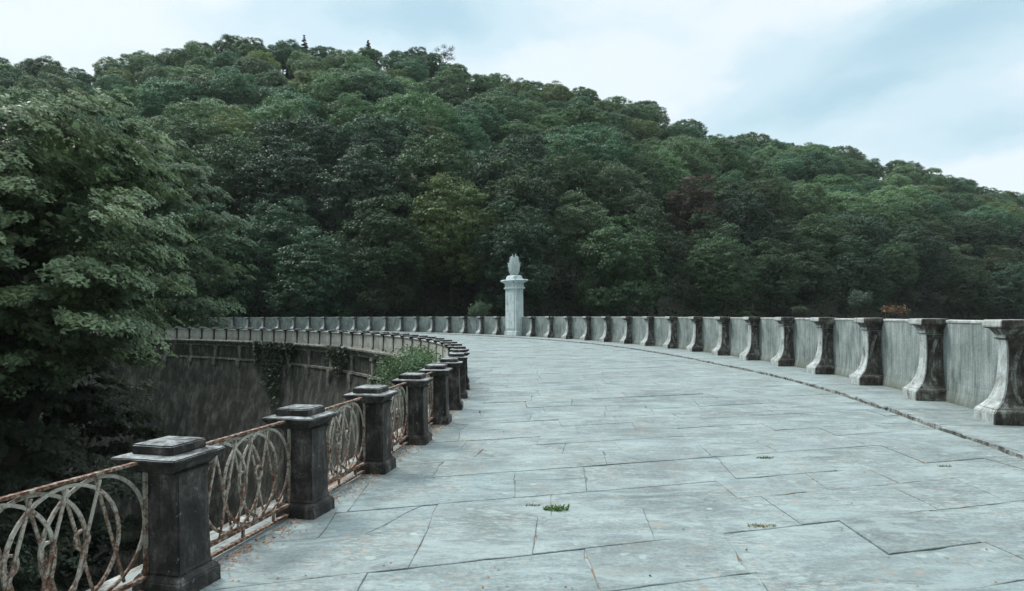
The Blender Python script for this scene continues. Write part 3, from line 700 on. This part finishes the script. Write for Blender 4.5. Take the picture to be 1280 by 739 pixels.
def bend(mb, a, b, r0, r1, rg, n=5, sag=.0):
    a = Vector(a); b = Vector(b); L = (b-a).length; pts = []
    for i in range(n+1):
        f = i/n; p = a.lerp(b, f)+Vector((rg.gauss(0, .03), rg.gauss(0, .03), 0))*L*(1 if 0 < i < n else 0); p.z += sag*math.sin(f*math.pi)*L; pts.append(p)
    mb.tube(pts, [r0+(r1-r0)*i/n for i in range(n+1)], 7); return pts
def tree_proto(seed, Rx, H, crown_frac, nl, nsub, nleaf, ls, **kw):
    rng = np.random.default_rng(seed); rg = random.Random(seed); ch = H*crown_frac; cz = H-ch/2
    P, Nn, LC = crown_pts(Rx, ch, cz, nl, nsub, nleaf, rng, **kw); V, F = leaf_quads(P, Nn, ls, rng=rng)
    nc = 700; Q = unit(rng.normal(size=(nc, 3)))*rng.uniform(.1, .68, nc)[:, None]*[Rx, Rx, ch*.5]+[0, 0, cz]; V2, F2 = leaf_quads(Q, unit(rng.normal(size=(nc, 3))), Rx*.19, .8, rng=rng)
    V = np.concatenate([V, V2]); F = np.concatenate([F, F2+len(V)-len(V2)]); cm = me_arr('crown', V, F); mb = MB()
    top = Vector((rg.gauss(0, .3), rg.gauss(0, .3), H*.8)); bend(mb, (0, 0, -1.0), top, Rx*.055+.08, .06, rg, 8)
    for k in rg.sample(range(len(LC)), min(9, len(LC))):
        c = Vector(LC[k]); z = max(H*.22, c.z-H*.22*rg.uniform(.6, 1.2)); f = min(.95, z/(H*.8)); bend(mb, (top.x*f, top.y*f, z), c*1.0, Rx*.022+.03, .03, rg, 4, .05)
    tm = mb.mesh('trunk'); return cm, tm, H, Rx
def inst(p, loc, rz, sc, color, name='broadleaf_tree', sz=1.):
    r = empty(name, loc, rz); cm, tm, H, Rx = p
    c = bpy.data.objects.new('crown', cm); COL.objects.link(c); c.parent = r; c.color = tuple(color)+(1,)
    if not cm.materials: cm.materials.append(LEAF)
    t = bpy.data.objects.new('trunk', tm); COL.objects.link(t); t.parent = r
    if not tm.materials: tm.materials.append(BARK)
    r.scale = (sc, sc, sc*sz); return r

FRONT = [tree_proto(11, 6.2, 21, .86, 34, 26, 26, .34, flat=.55, inner=.70, droop=.12),
         tree_proto(12, 5.6, 22, .88, 36, 24, 26, .32, flat=.6, inner=.72, droop=.10),
         tree_proto(13, 6.8, 19, .88, 38, 24, 26, .36, flat=.5, inner=.72, droop=.15),
         tree_proto(14, 5.0, 23, .9, 34, 24, 26, .30, flat=.6, inner=.72, droop=.08)]
BACK = [tree_proto(21, 6.6, 13.5, .86, 50, 24, 26, .31, flat=.6, lobe=(.26, .36), inner=.74),
        tree_proto(22, 6.0, 13, .86, 46, 24, 26, .30, flat=.7, lobe=(.26, .38), inner=.74),
        tree_proto(23, 7.0, 14, .84, 54, 22, 26, .32, flat=.55, lobe=(.24, .34), inner=.76),
        tree_proto(24, 5.6, 15, .86, 46, 24, 26, .29, flat=.7, lobe=(.26, .36), inner=.74),
        tree_proto(25, 7.4, 12.5, .86, 56, 22, 26, .33, flat=.6, lobe=(.22, .34), inner=.78),
        tree_proto(26, 5.2, 12, .88, 38, 24, 26, .30, flat=.8, lobe=(.28, .38), inner=.72)]
def spruce(seed, H, Rb, sparse=.0):
    rng = np.random.default_rng(seed); P = []; Nn = []; z = H*.12; mb = MB(); rg = random.Random(seed); bend(mb, (0, 0, -1), (0, 0, H*.98), H*.014+.05, .02, rg, 6)
    while z < H:
        f = 1-(z-H*.1)/(H*.9); L = Rb*max(.06, f)**.85*rng.uniform(.8, 1.15); n = 7
        for k in range(n):
            if rng.random() < sparse: continue
            a = rng.uniform(0, 6.28); Lk = L*rng.uniform(.65, 1.15); e = np.array([math.cos(a)*Lk, math.sin(a)*Lk, z-Lk*.28])
            m = int(90*Lk/Rb*2)+26; q = rng.uniform(.08, 1, m)[:, None]; base = np.array([0, 0, z])
            P.append(base+(e-base)*q+rng.normal(size=(m, 3))*[.13, .13, .08]*(1.1-q*.6)*L*.6); Nn.append(unit(rng.normal(size=(m, 3))*.4+[0, 0, 1]))
            mb.tube([(0, 0, z), tuple(e)], [.04, .012], 4)
        z += H*.045
    V, F = leaf_quads(np.concatenate(P), np.concatenate(Nn), .42, .45, rng=rng); return me_arr('crown', V, F), mb.mesh('trunk'), H, Rb
SPR = [spruce(31, 12, 3.6, .2), spruce(32, 10, 3.6, .05)]
TONES = {'dark green': (0.051, 0.101, 0.047), 'mid green': (0.064, 0.13, 0.055), 'blue-green': (0.053, 0.123, 0.066), 'olive green': (0.086, 0.13, 0.05), 'pale green': (0.097, 0.165, 0.08), 'yellow-green': (0.108, 0.165, 0.054)}
TN = list(TONES)
def place_hill():
    rg = random.Random(5); pts = []
    # dart throwing over the slope, spacing by distance
    cand = []
    for _ in range(26000):
        y = rg.uniform(70, 300); u = rg.uniform(-.93, .90); x = u*y
        yf, yr, zr = hill_par(u)
        if y < yf+1 or y > yr+5: continue
        cand.append((x, y, (y-yf)/(yr-yf)))
    cand.sort(key=lambda c: rg.random())
    # dense front row first
    for x, y, t in cand:
        r = (9.2 if t < .5 else 8.8)+max(0, y-200)*.008
        if all((x-a)**2+(y-b)**2 > r*r for a, b, *_ in pts): pts.append((x, y, t))
        
    print('HILL TREES', len(pts)); recs = []
    for x, y, t in pts:
        z = float(ground_z(x, y))-.3
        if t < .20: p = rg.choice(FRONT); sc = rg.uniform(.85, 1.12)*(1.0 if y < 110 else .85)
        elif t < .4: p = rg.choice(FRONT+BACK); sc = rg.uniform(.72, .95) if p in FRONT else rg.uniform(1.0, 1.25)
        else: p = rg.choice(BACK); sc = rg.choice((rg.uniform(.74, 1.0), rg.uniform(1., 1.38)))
        br = rg.uniform(1.1, 1.85) if t > .3 else rg.uniform(.5, 1.15); tone = rg.choices(TN, [3, 5.0, 3.8, 1.0, 2.8, .3])[0]; c = [v*br for v in TONES[tone]]  # lower rows get darker leaf colour, standing in for shade at the foot
        if t > .62: sc = rg.uniform(10.2, 12.0)/p[2]
        elif t > .4: sc *= .88
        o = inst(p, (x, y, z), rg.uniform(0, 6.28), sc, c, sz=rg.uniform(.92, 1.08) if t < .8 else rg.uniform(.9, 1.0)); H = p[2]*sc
        px = 640+FPX*x/y; py = YH+(H0-(z+H))/y*FPX; recs.append([o, px, py, t, tone, p[3]*sc])
    # one reddish brown tree half way up, right of the pillar
    best = min(recs, key=lambda r: abs(r[1]-858)+abs(r[2]-205)*1.3); best[4] = 'reddish brown'
    for ch in best[0].children: ch.color = (.085, .072, .048, 1)
    bands = [(.80, 'along the wooded skyline'), (.56, 'on the upper slope below the skyline'), (.34, 'half way up the wooded slope'), (.17, 'low on the wooded slope'), (-1, 'in the front row behind the dam')]
    for k, (lo, ph) in enumerate(bands):
        hi = bands[k-1][0] if k else 9
        for tone in TN+['reddish brown']:
            g = sorted([r for r in recs if lo <= r[3] < hi and r[4] == tone], key=lambda r: r[1]); vis = 0
            for r in g:
                if r[1] < -30: lb = f'{tone} broadleaf tree {ph}, off the left edge'
                elif r[1] > 1310: lb = f'{tone} broadleaf tree {ph}, off the right edge'
                else:
                    vis += 1; lb = f'{nth(vis)} {tone} broadleaf tree from the left {ph}' if tone != 'reddish brown' else 'only reddish brown tree, in the middle of the slope right of the white pillar'
                tag(r[0], lb.replace('from the left in the front row', 'from the left in the front row'), 'tree', 'broadleaf trees covering the hillside')
place_hill()
def on_ridge(px, back=0.):
    u = (px-640)/FPX; yf, yr, zr = hill_par(u); y = float(yr)+back; x = u*y; return x, y, float(ground_z(x, y))
def to_py(py, y): return H0+(YH-py)/FPX*y
for px, py, sp, nm, lb in ((382, 42, SPR[0], 'spruce_tree', 'taller dark spruce sticking up from the skyline left of the other spruce'), (462, 49, SPR[1], 'spruce_tree', 'small dark spruce on the skyline between the taller spruce and the sparse pine')):
    x, y, z = on_ridge(px); top = to_py(py, y); o = inst(sp, (x, y, top-sp[2]*1.05), 1., 1.05, (.022, .042, .030), nm); tag(o, lb, 'tree')
def sparse_pine():
    rng = np.random.default_rng(77); rg = random.Random(77); x, y, z = on_ridge(556); top = to_py(64, y); H = top-z; root = empty('pine_tree', (x, y, z)); mb = MB(); bend(mb, (0, 0, -.5), (0, 0, H*.97), .26, .07, rg, 8)
    P = []; 
    for k in range(13):
        a = rg.uniform(0, 6.28); zz = H-rg.uniform(.2, 4.6); L = rg.uniform(1.2, 3.6); e = Vector((math.cos(a)*L, math.sin(a)*L, zz+rg.uniform(.2, 1.0))); bend(mb, (0, 0, zz-.8), e, .07, .03, rg, 4)
        P.append(np.array(e)+rng.normal(size=(110, 3))*[.55, .55, .28])
    P = np.concatenate(P); V, F = leaf_quads(P, unit(rng.normal(size=P.shape)), .38, .35, rng=rng)
    o = link('crown', me_arr('crown', V, F), LEAF, root); o.color = (.022, .036, .030, 1); mb.build('trunk', BARK, root)
    tag(root, 'sparse feathery pine with tufted branches standing clear of the skyline above the white pillar', 'tree')
sparse_pine()

# the large tree and its neighbours rising out of the valley at left
def layered_tree(name, base, H, R, seed, npad, nleaf, ls, color, label, lean=(0, 0), zlo=.2, shape=None, group=None):
    rng = np.random.default_rng(seed); rg = random.Random(seed); root = empty(name, base); mb = MB()
    top = Vector((lean[0], lean[1], H*.93)); tr = bend(mb, (0, 0, -.5), top, R*.07, .07, rg, 10)
    nm = max(10, npad//9); MC = []; MR = []
    for k in range(nm):                     # branch masses, each a rounded overhanging shelf of foliage
        q = ((k+.5)/nm)**.9; z = H*(zlo+(.93-zlo)*q); a = k*2.39996+rg.uniform(-.35, .35)
        rr = R*(.66+.34*(q/.6))*.86 if q < .6 else R*.80*math.sqrt(max(.03, 1-((q-.6)/.46)**2))
        d = rr*rg.uniform(.72, 1.12)*(1. if k % 5 else .35); MR.append(R*rg.uniform(.19, .30)); MC.append((math.cos(a)*d+lean[0]*z/H, math.sin(a)*d+lean[1]*z/H, z))
    PC = []
    for k in range(npad):
        i = k % nm; u = np.array([rg.gauss(0, 1), rg.gauss(0, 1), abs(rg.gauss(0, 1))*1.2-.05]); u /= np.linalg.norm(u); mc = np.array(MC[i]); out = np.array([mc[0], mc[1], 0]); out /= np.linalg.norm(out)+.01
        u = u+out*.35; PC.append(mc+u*MR[i]*np.array([1.05, 1.05, .62])*rg.uniform(.75, 1.08))
    PC = np.array(PC); C2 = PC[:, :2]-np.outer(PC[:, 2]/H, lean); OUT = unit(np.column_stack([C2, np.full(len(PC), .2*R)]))
    limbs = [PC[i] for i in rg.sample(range(npad), min(60, npad//3))]
    for c in limbs:
        zz = max(H*.15, c[2]-np.hypot(c[0], c[1])*.55); f = min(.97, zz/(H*.93)); bend(mb, (lean[0]*f, lean[1]*f, zz), c, .13*(1-f)+.05, .03, rg, 6, .06)
    # each pad: several sprays, flattened, tip drooping outward
    ns = 9; idx = np.repeat(np.arange(npad), ns); pr = rng.uniform(.75, 1.4, npad)*R*.115
    o2 = rng.normal(size=(len(idx), 3))*[.50, .50, .12]; SC = PC[idx]+o2*pr[idx][:, None]+OUT[idx]*[1, 1, -.25]*rng.uniform(0, .8, len(idx))[:, None]*pr[idx][:, None]
    m = max(1, nleaf//ns); j = np.repeat(np.arange(len(SC)), m); r = pr[idx][j]*.40
    # sprays spread radially from their twig
    th = rng.uniform(0, 6.28, len(j)); rad = r*np.sqrt(rng.uniform(.02, 1, len(j)))
    P = SC[j]+np.stack([np.cos(th)*rad, np.sin(th)*rad, -.28*rad*rad/r+rng.normal(size=len(j))*.05], 1)
    OJ = OUT[idx][j]; P[:, 2] -= ((P-SC[j])*OJ*[1, 1, 0]).sum(1)*.75          # sprays hang outward
    Nn = unit(np.stack([np.cos(th)*.3, np.sin(th)*.3, np.full(len(j), .75)], 1)+OJ*[.85, .85, 0]+rng.normal(size=P.shape)*.26)
    V, F = leaf_quads(P, Nn, ls, .5, rng=rng)
    nc = 9000; ci = rng.integers(0, nm, nc); Q = np.array(MC)[ci]*rng.uniform(.55, 1, nc)[:, None]**[1, 1, 0]+unit(rng.normal(size=(nc, 3)))*np.array(MR)[ci][:, None]*[.62, .62, .38]*rng.uniform(.2, 1, nc)[:, None]; V2, F2 = leaf_quads(Q, unit(rng.normal(size=(nc, 3))), ls*1.7, .7, rng=rng)
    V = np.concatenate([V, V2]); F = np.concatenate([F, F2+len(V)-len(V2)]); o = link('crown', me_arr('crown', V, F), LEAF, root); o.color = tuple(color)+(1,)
    mb.build('trunk', BARK, root, smooth=True); tag(root, label, 'tree', group); return root
layered_tree('broadleaf_tree', (-25.6, 31.5, -17), 30.6, 7.3, 101, 760, 290, .24, (.185, .27, .145), 'largest broadleaf tree at left with drooping layered sprays of pale green leaves', zlo=.50)
layered_tree('broadleaf_tree', (-28, 36, -18), 18.5, 6.5, 105, 420, 240, .24, (.045, .066, .040), 'added leafy tree coloured dark as shade under the largest left tree, above the nearest post')  # added tree; dark leaf colour stands in for the big tree's shaded lower crown
layered_tree('broadleaf_tree', (-32.5, 34, -15), 27.5, 7.2, 102, 600, 230, .25, (.16, .23, .128), 'pale leafy tree at the left edge of the frame beside the largest tree')
layered_tree('broadleaf_tree', (-35.5, 62, -10), 30.5, 7.6, 103, 520, 200, .32, (.12, .19, .105), 'layered broadleaf tree behind the right shoulder of the largest left tree')
layered_tree('broadleaf_tree', (-24, 24, -20), 14.0, 5.5, 104, 260, 260, .22, (.032, .052, .032), 'dark low tree down in the valley below the left railing')  # leaf colour darkened in place of the valley shade

# undergrowth over the slope and the valley side
def undergrowth():
    rng = np.random.default_rng(9); n = 15000; y = rng.uniform(66, 260, n); u = rng.uniform(-1.1, 1.0, n); x = u*y; yf, yr, zr = hill_par(u)
    k = (y > yf-6) & (y < yr+4); x, y = x[k], y[k]; y[: len(y)//3] = (hill_par(x[: len(y)//3]/y[: len(y)//3])[0]+rng.uniform(-4, 9, len(y)//3))
    z = ground_z(x, y); z = np.maximum(z, -3.4); C = np.stack([x, y, z+.6], 1)
    x3 = rng.uniform(-70, -34, 2200); y3 = rng.uniform(0, 80, 2200); C = np.concatenate([C, np.stack([x3, y3, ground_z(x3, y3)+.6], 1)])
    j = np.repeat(np.arange(len(C)), 11); P = C[j]+rng.normal(size=(len(j), 3))*[1.1, 1.1, .75]; V, F = leaf_quads(P, unit(rng.normal(size=P.shape)*.6+[0, 0, .8]), .6, .6, rng=rng)
    o = link('undergrowth', me_arr('undergrowth', V, F), LEAF); o.color = (.030, .052, .028, 1); tag(o, 'dark leafy undergrowth filling the gaps between the hillside trees', 'undergrowth', kind='stuff')
undergrowth()

# small plants ---------------------------------------------------------
def bush(name, c, r, n, ls, color, label, seed, stem_to=None, cat='bush', sq=(1, 1, .7), mat_=LEAF):
    rng = np.random.default_rng(seed); rg = random.Random(seed); root = empty(name, stem_to or (c[0], c[1], c[2]-r*sq[2])); B = Vector(c)-root.location; k = 26
    D = unit(rng.normal(size=(k, 3))+[0, 0, .5]); SC = D*r*rng.uniform(.4, .95, k)[:, None]*list(sq)+np.array(B); j = np.repeat(np.arange(k), n//k)
    P = SC[j]+rng.normal(size=(len(j), 3))*r*.17; V, F = leaf_quads(P, unit(D[j]*.4+rng.normal(size=P.shape)*.5+[0, 0, .5]), ls, .5, rng=rng)
    o = link('foliage', me_arr('foliage', V, F), mat_, root); o.color = tuple(color)+(1,)
    mb = MB()
    for q in range(0, k, 2): bend(mb, (0, 0, 0), SC[q], .012+r*.012, .005, rg, 4, .06)
    mb.build('stem', BARK, root); tag(root, label, cat); return root
def face_pt(d, z, o=0): x, y, t = CL.at(d, LEDGE-.1+o); return (x, y, z)
def at_px(px, py, depth): return ((px-640)/FPX*depth, depth, H0+(YH-py+.005*(640-px)*0)/FPX*depth)
bush('ledge_shrub', (-2.75, 17.2, .10), 1.12, 4200, .085, (.085, .16, .07), 'bright green shrub spilling over the ledge outside the left railing', 201, stem_to=face_pt(12.6, -.35), cat='shrub', sq=(.85, 1.3, .5))
bush('ledge_shrub', (-3.0, 20.6, .18), .62, 1800, .085, (.085, .13, .055), 'smaller yellowish shrub on the ledge behind the bright green shrub', 202, stem_to=face_pt(16.2, -.3), cat='shrub', sq=(.9, 1.4, .8))
def wall_bush(px, py_top, r, color, lab, seed, n=1400, ls=.1, name='bush', cat='bush', sq=(1, 1, .7), dist=None):
    # rooted on the outer ledge of the right parapet
    best = min((abs(640+FPX*CR.at(s, WOFF-.7)[0]/CR.at(s, WOFF-.7)[1]-px), s) for s in np.arange(0, SR1, .1) if CR.at(s, WOFF-.7)[1] > 2)[1]
    x, y, t = CR.at(best, WOFF-.7); top = H0+(YH-py_top)/FPX*y; bush(name, (x, y, top-r*sq[2]), r, n, ls, color, lab, seed, stem_to=(x, y, -.06), cat=cat, sq=sq)
wall_bush(600, 377, 1.0, (.075, .13, .075), 'small green bush showing over the far parapet just left of the white pillar', 211, ls=.16)
wall_bush(1075, 367, .30, (.10, .14, .10), 'pale grey-green bush showing over the right parapet left of the dry orange plant', 212, ls=.05)
wall_bush(1118, 385, .19, (.19, .11, .055), 'dry orange-brown weed showing over the top of the right parapet', 213, 300, .05, 'dry_weed', 'weed', (1.9, 1.9, .5))
wall_bush(1000, 386, .22, (.05, .08, .045), 'low dark green weed showing over the right parapet above the fourth pier', 214, 500, .06, 'weed', 'weed', (1.5, 1.5, .5))
def ivy(name, d0, d1, n, length, color, label, seed):
    rng = np.random.default_rng(seed); P = []; Nn = []
    k = int((d1-d0)*5)
    for i in range(k):
        d = rng.uniform(d0, d1); L = length*rng.uniform(.25, 1)*(.4+.6*math.sin(math.pi*(d-d0)/(d1-d0))); m = int(n/k)
        zz = .02-rng.uniform(0, 1, m)**1.2*L; x, y, t = CL.at(d, 0); o = np.where(zz > -.4, LEDGE+.09, LEDGE+.04+np.maximum(0, -zz-1.3)*.14)+rng.uniform(0, .14, m)
        dd = rng.normal(size=m)*.14; P.append(np.stack([x-math.cos(t)*o+math.sin(t)*dd, y+math.sin(t)*o+math.cos(t)*dd, zz], 1)); Nn.append(unit(rng.normal(size=(m, 3))*.45+[-math.cos(t), math.sin(t), .6]))
    V, F = leaf_quads(np.concatenate(P), np.concatenate(Nn), .13, .7, rng=rng); o = link(name, me_arr(name, V, F), LEAF); o.color = tuple(color)+(1,)
    tag(o, label, 'creeper'); return o
ivy('ivy', 38.5, 43.5, 5200, 4.2, (.040, .070, .034), 'curtain of green creeper hanging down the dam face below the far left parapet', 221)
ivy('ivy', 31, 34, 900, 2.0, (.050, .07, .036), 'short patch of creeper on the dam face between the long creeper and the ledge shrubs', 222)
# grass tufts in the joints
def tuft(x, y, r, n, h, color, label, seed, name='grass_tuft'):
    rng = np.random.default_rng(seed); V = []; F = []
    for k in range(n):
        a = rng.uniform(0, 6.28); d = r*rng.random()**.6; bx, by = math.cos(a)*d*1.6, math.sin(a)*d*.6; L = h*rng.uniform(.5, 1.2); ln = rng.uniform(.2, .9)*L; b = rng.uniform(0, 6.28); wd = .003
        px, py = math.cos(b+1.57)*wd, math.sin(b+1.57)*wd; i = len(V)
        V += [(bx-px, by-py, 0), (bx+px, by+py, 0), (bx+math.cos(b)*ln*.5+px*.7, by+math.sin(b)*ln*.5+py*.7, L*.7), (bx+math.cos(b)*ln, by+math.sin(b)*ln, L*.85)]; F.append((i, i+1, i+2, i+3))
    o = link(name, me_arr(name, V, F), LEAF); o.location = (x, y, -.004); o.color = tuple(color)+(1,); tag(o, label, 'grass')
def gpx(px, py): d = py-YH+.005*(px-640); return ((px-640)/d*H0, FPX*H0/d)
for k, (px, py, r, n, h, c, lb) in enumerate([(694, 637, .07, 190, .045, (.11, .20, .06), 'bright green grass tuft in a paving joint near the middle of the walkway'), (951, 658, .07, 150, .022, (.20, .16, .06), 'flat dry yellowish tuft in the paving right of the bright green tuft'),
        (955, 573, .06, 120, .03, (.09, .15, .05), 'small green tuft in a cracked slab towards the right kerb'), (1180, 583, .05, 70, .02, (.14, .15, .06), 'tiny green weed in the paving near the right kerb'), (665, 632, .04, 60, .02, (.13, .14, .06), 'tiny weed beside the bright green tuft in the walkway')]):
    x, y = gpx(px, py); tuft(x, y, r, n, h, c, lb, 300+k)
# leaf litter along the rail foot and the kerb
def litter():
    rng = np.random.default_rng(12); V = []; C = []
    m, nt, b = mat('dry_leaf'); g = G(nt); ge = g.N.new('ShaderNodeNewGeometry')
    nt.links.new(g.ramp(ge.outputs['Random Per Island'], [(0, (.12, .05, .022)), (.5, (.34, .13, .055)), (1, (.42, .22, .10))]), b.inputs['Base Color']); b.inputs['Roughness'].default_value = .9
    P = []
    for d in rng.uniform(-2, 16, 7500):
        i = (d+.23)/BAY; fr = i-math.floor(i)
        if rng.random() > .35+.65*(noise.noise(Vector((d*.8, 3, 0)))*.5+.5): continue
        x, y, t = CL.at(d, .21-abs(rng.normal())*.11); P.append((x, y, .004+rng.random()*.008))
    for d in rng.uniform(-3, 26, 2600):
        if noise.noise(Vector((d*.55, 9, 0))) < rng.uniform(-.1, .45): continue
        x, y, t = CR.at(d, koff(d)+.01+abs(rng.normal())*.055); P.append((x, y, .004+rng.random()*.007))
    for d in rng.uniform(-3, 40, 2600):
        if noise.noise(Vector((d*.9, 19, 0))) < rng.uniform(-.5, .3): continue
        x, y, t = CR.at(d, WOFF+.05+abs(rng.normal())*.05); P.append((x, y, WZ+.005+rng.random()*.006))
    for _ in range(130):
        px, py = rng.uniform(300, 1250), rng.uniform(470, 739); x, y = gpx(px, py)
        if CL.near(x, y)[1] < -.1 and CR.near(x, y)[1] > 1.6: P.append((x, y, .004))
    P = np.array(P); V, F = leaf_quads(P, unit(rng.normal(size=P.shape)*.3+[0, 0, 1]), .019, .6, rng=rng)
    tag(link('leaf_litter', me_arr('leaf_litter', V, F), m), 'orange-brown dry leaf litter gathered under the iron railing and along the right kerb', 'leaf litter', kind='stuff')
litter()
# thin even air over the whole valley
HAZE = .00014
def haze():
    m = bpy.data.materials.new('valley_air'); m.use_nodes = True; nt = m.node_tree; nt.nodes.clear(); o = nt.nodes.new('ShaderNodeOutputMaterial'); v = nt.nodes.new('ShaderNodeVolumePrincipled')
    v.inputs['Color'].default_value = (.86, .92, .95, 1); v.inputs['Density'].default_value = HAZE; v.inputs['Anisotropy'].default_value = 0; nt.links.new(v.outputs[0], o.inputs['Volume'])
    mb = MB(); mb.box((50, 100, 58), (1540, 1440, 170)); tag(mb.build('haze', m), 'thin pale air over the valley, lifting the dark woods slightly', 'haze', kind='stuff')
haze()
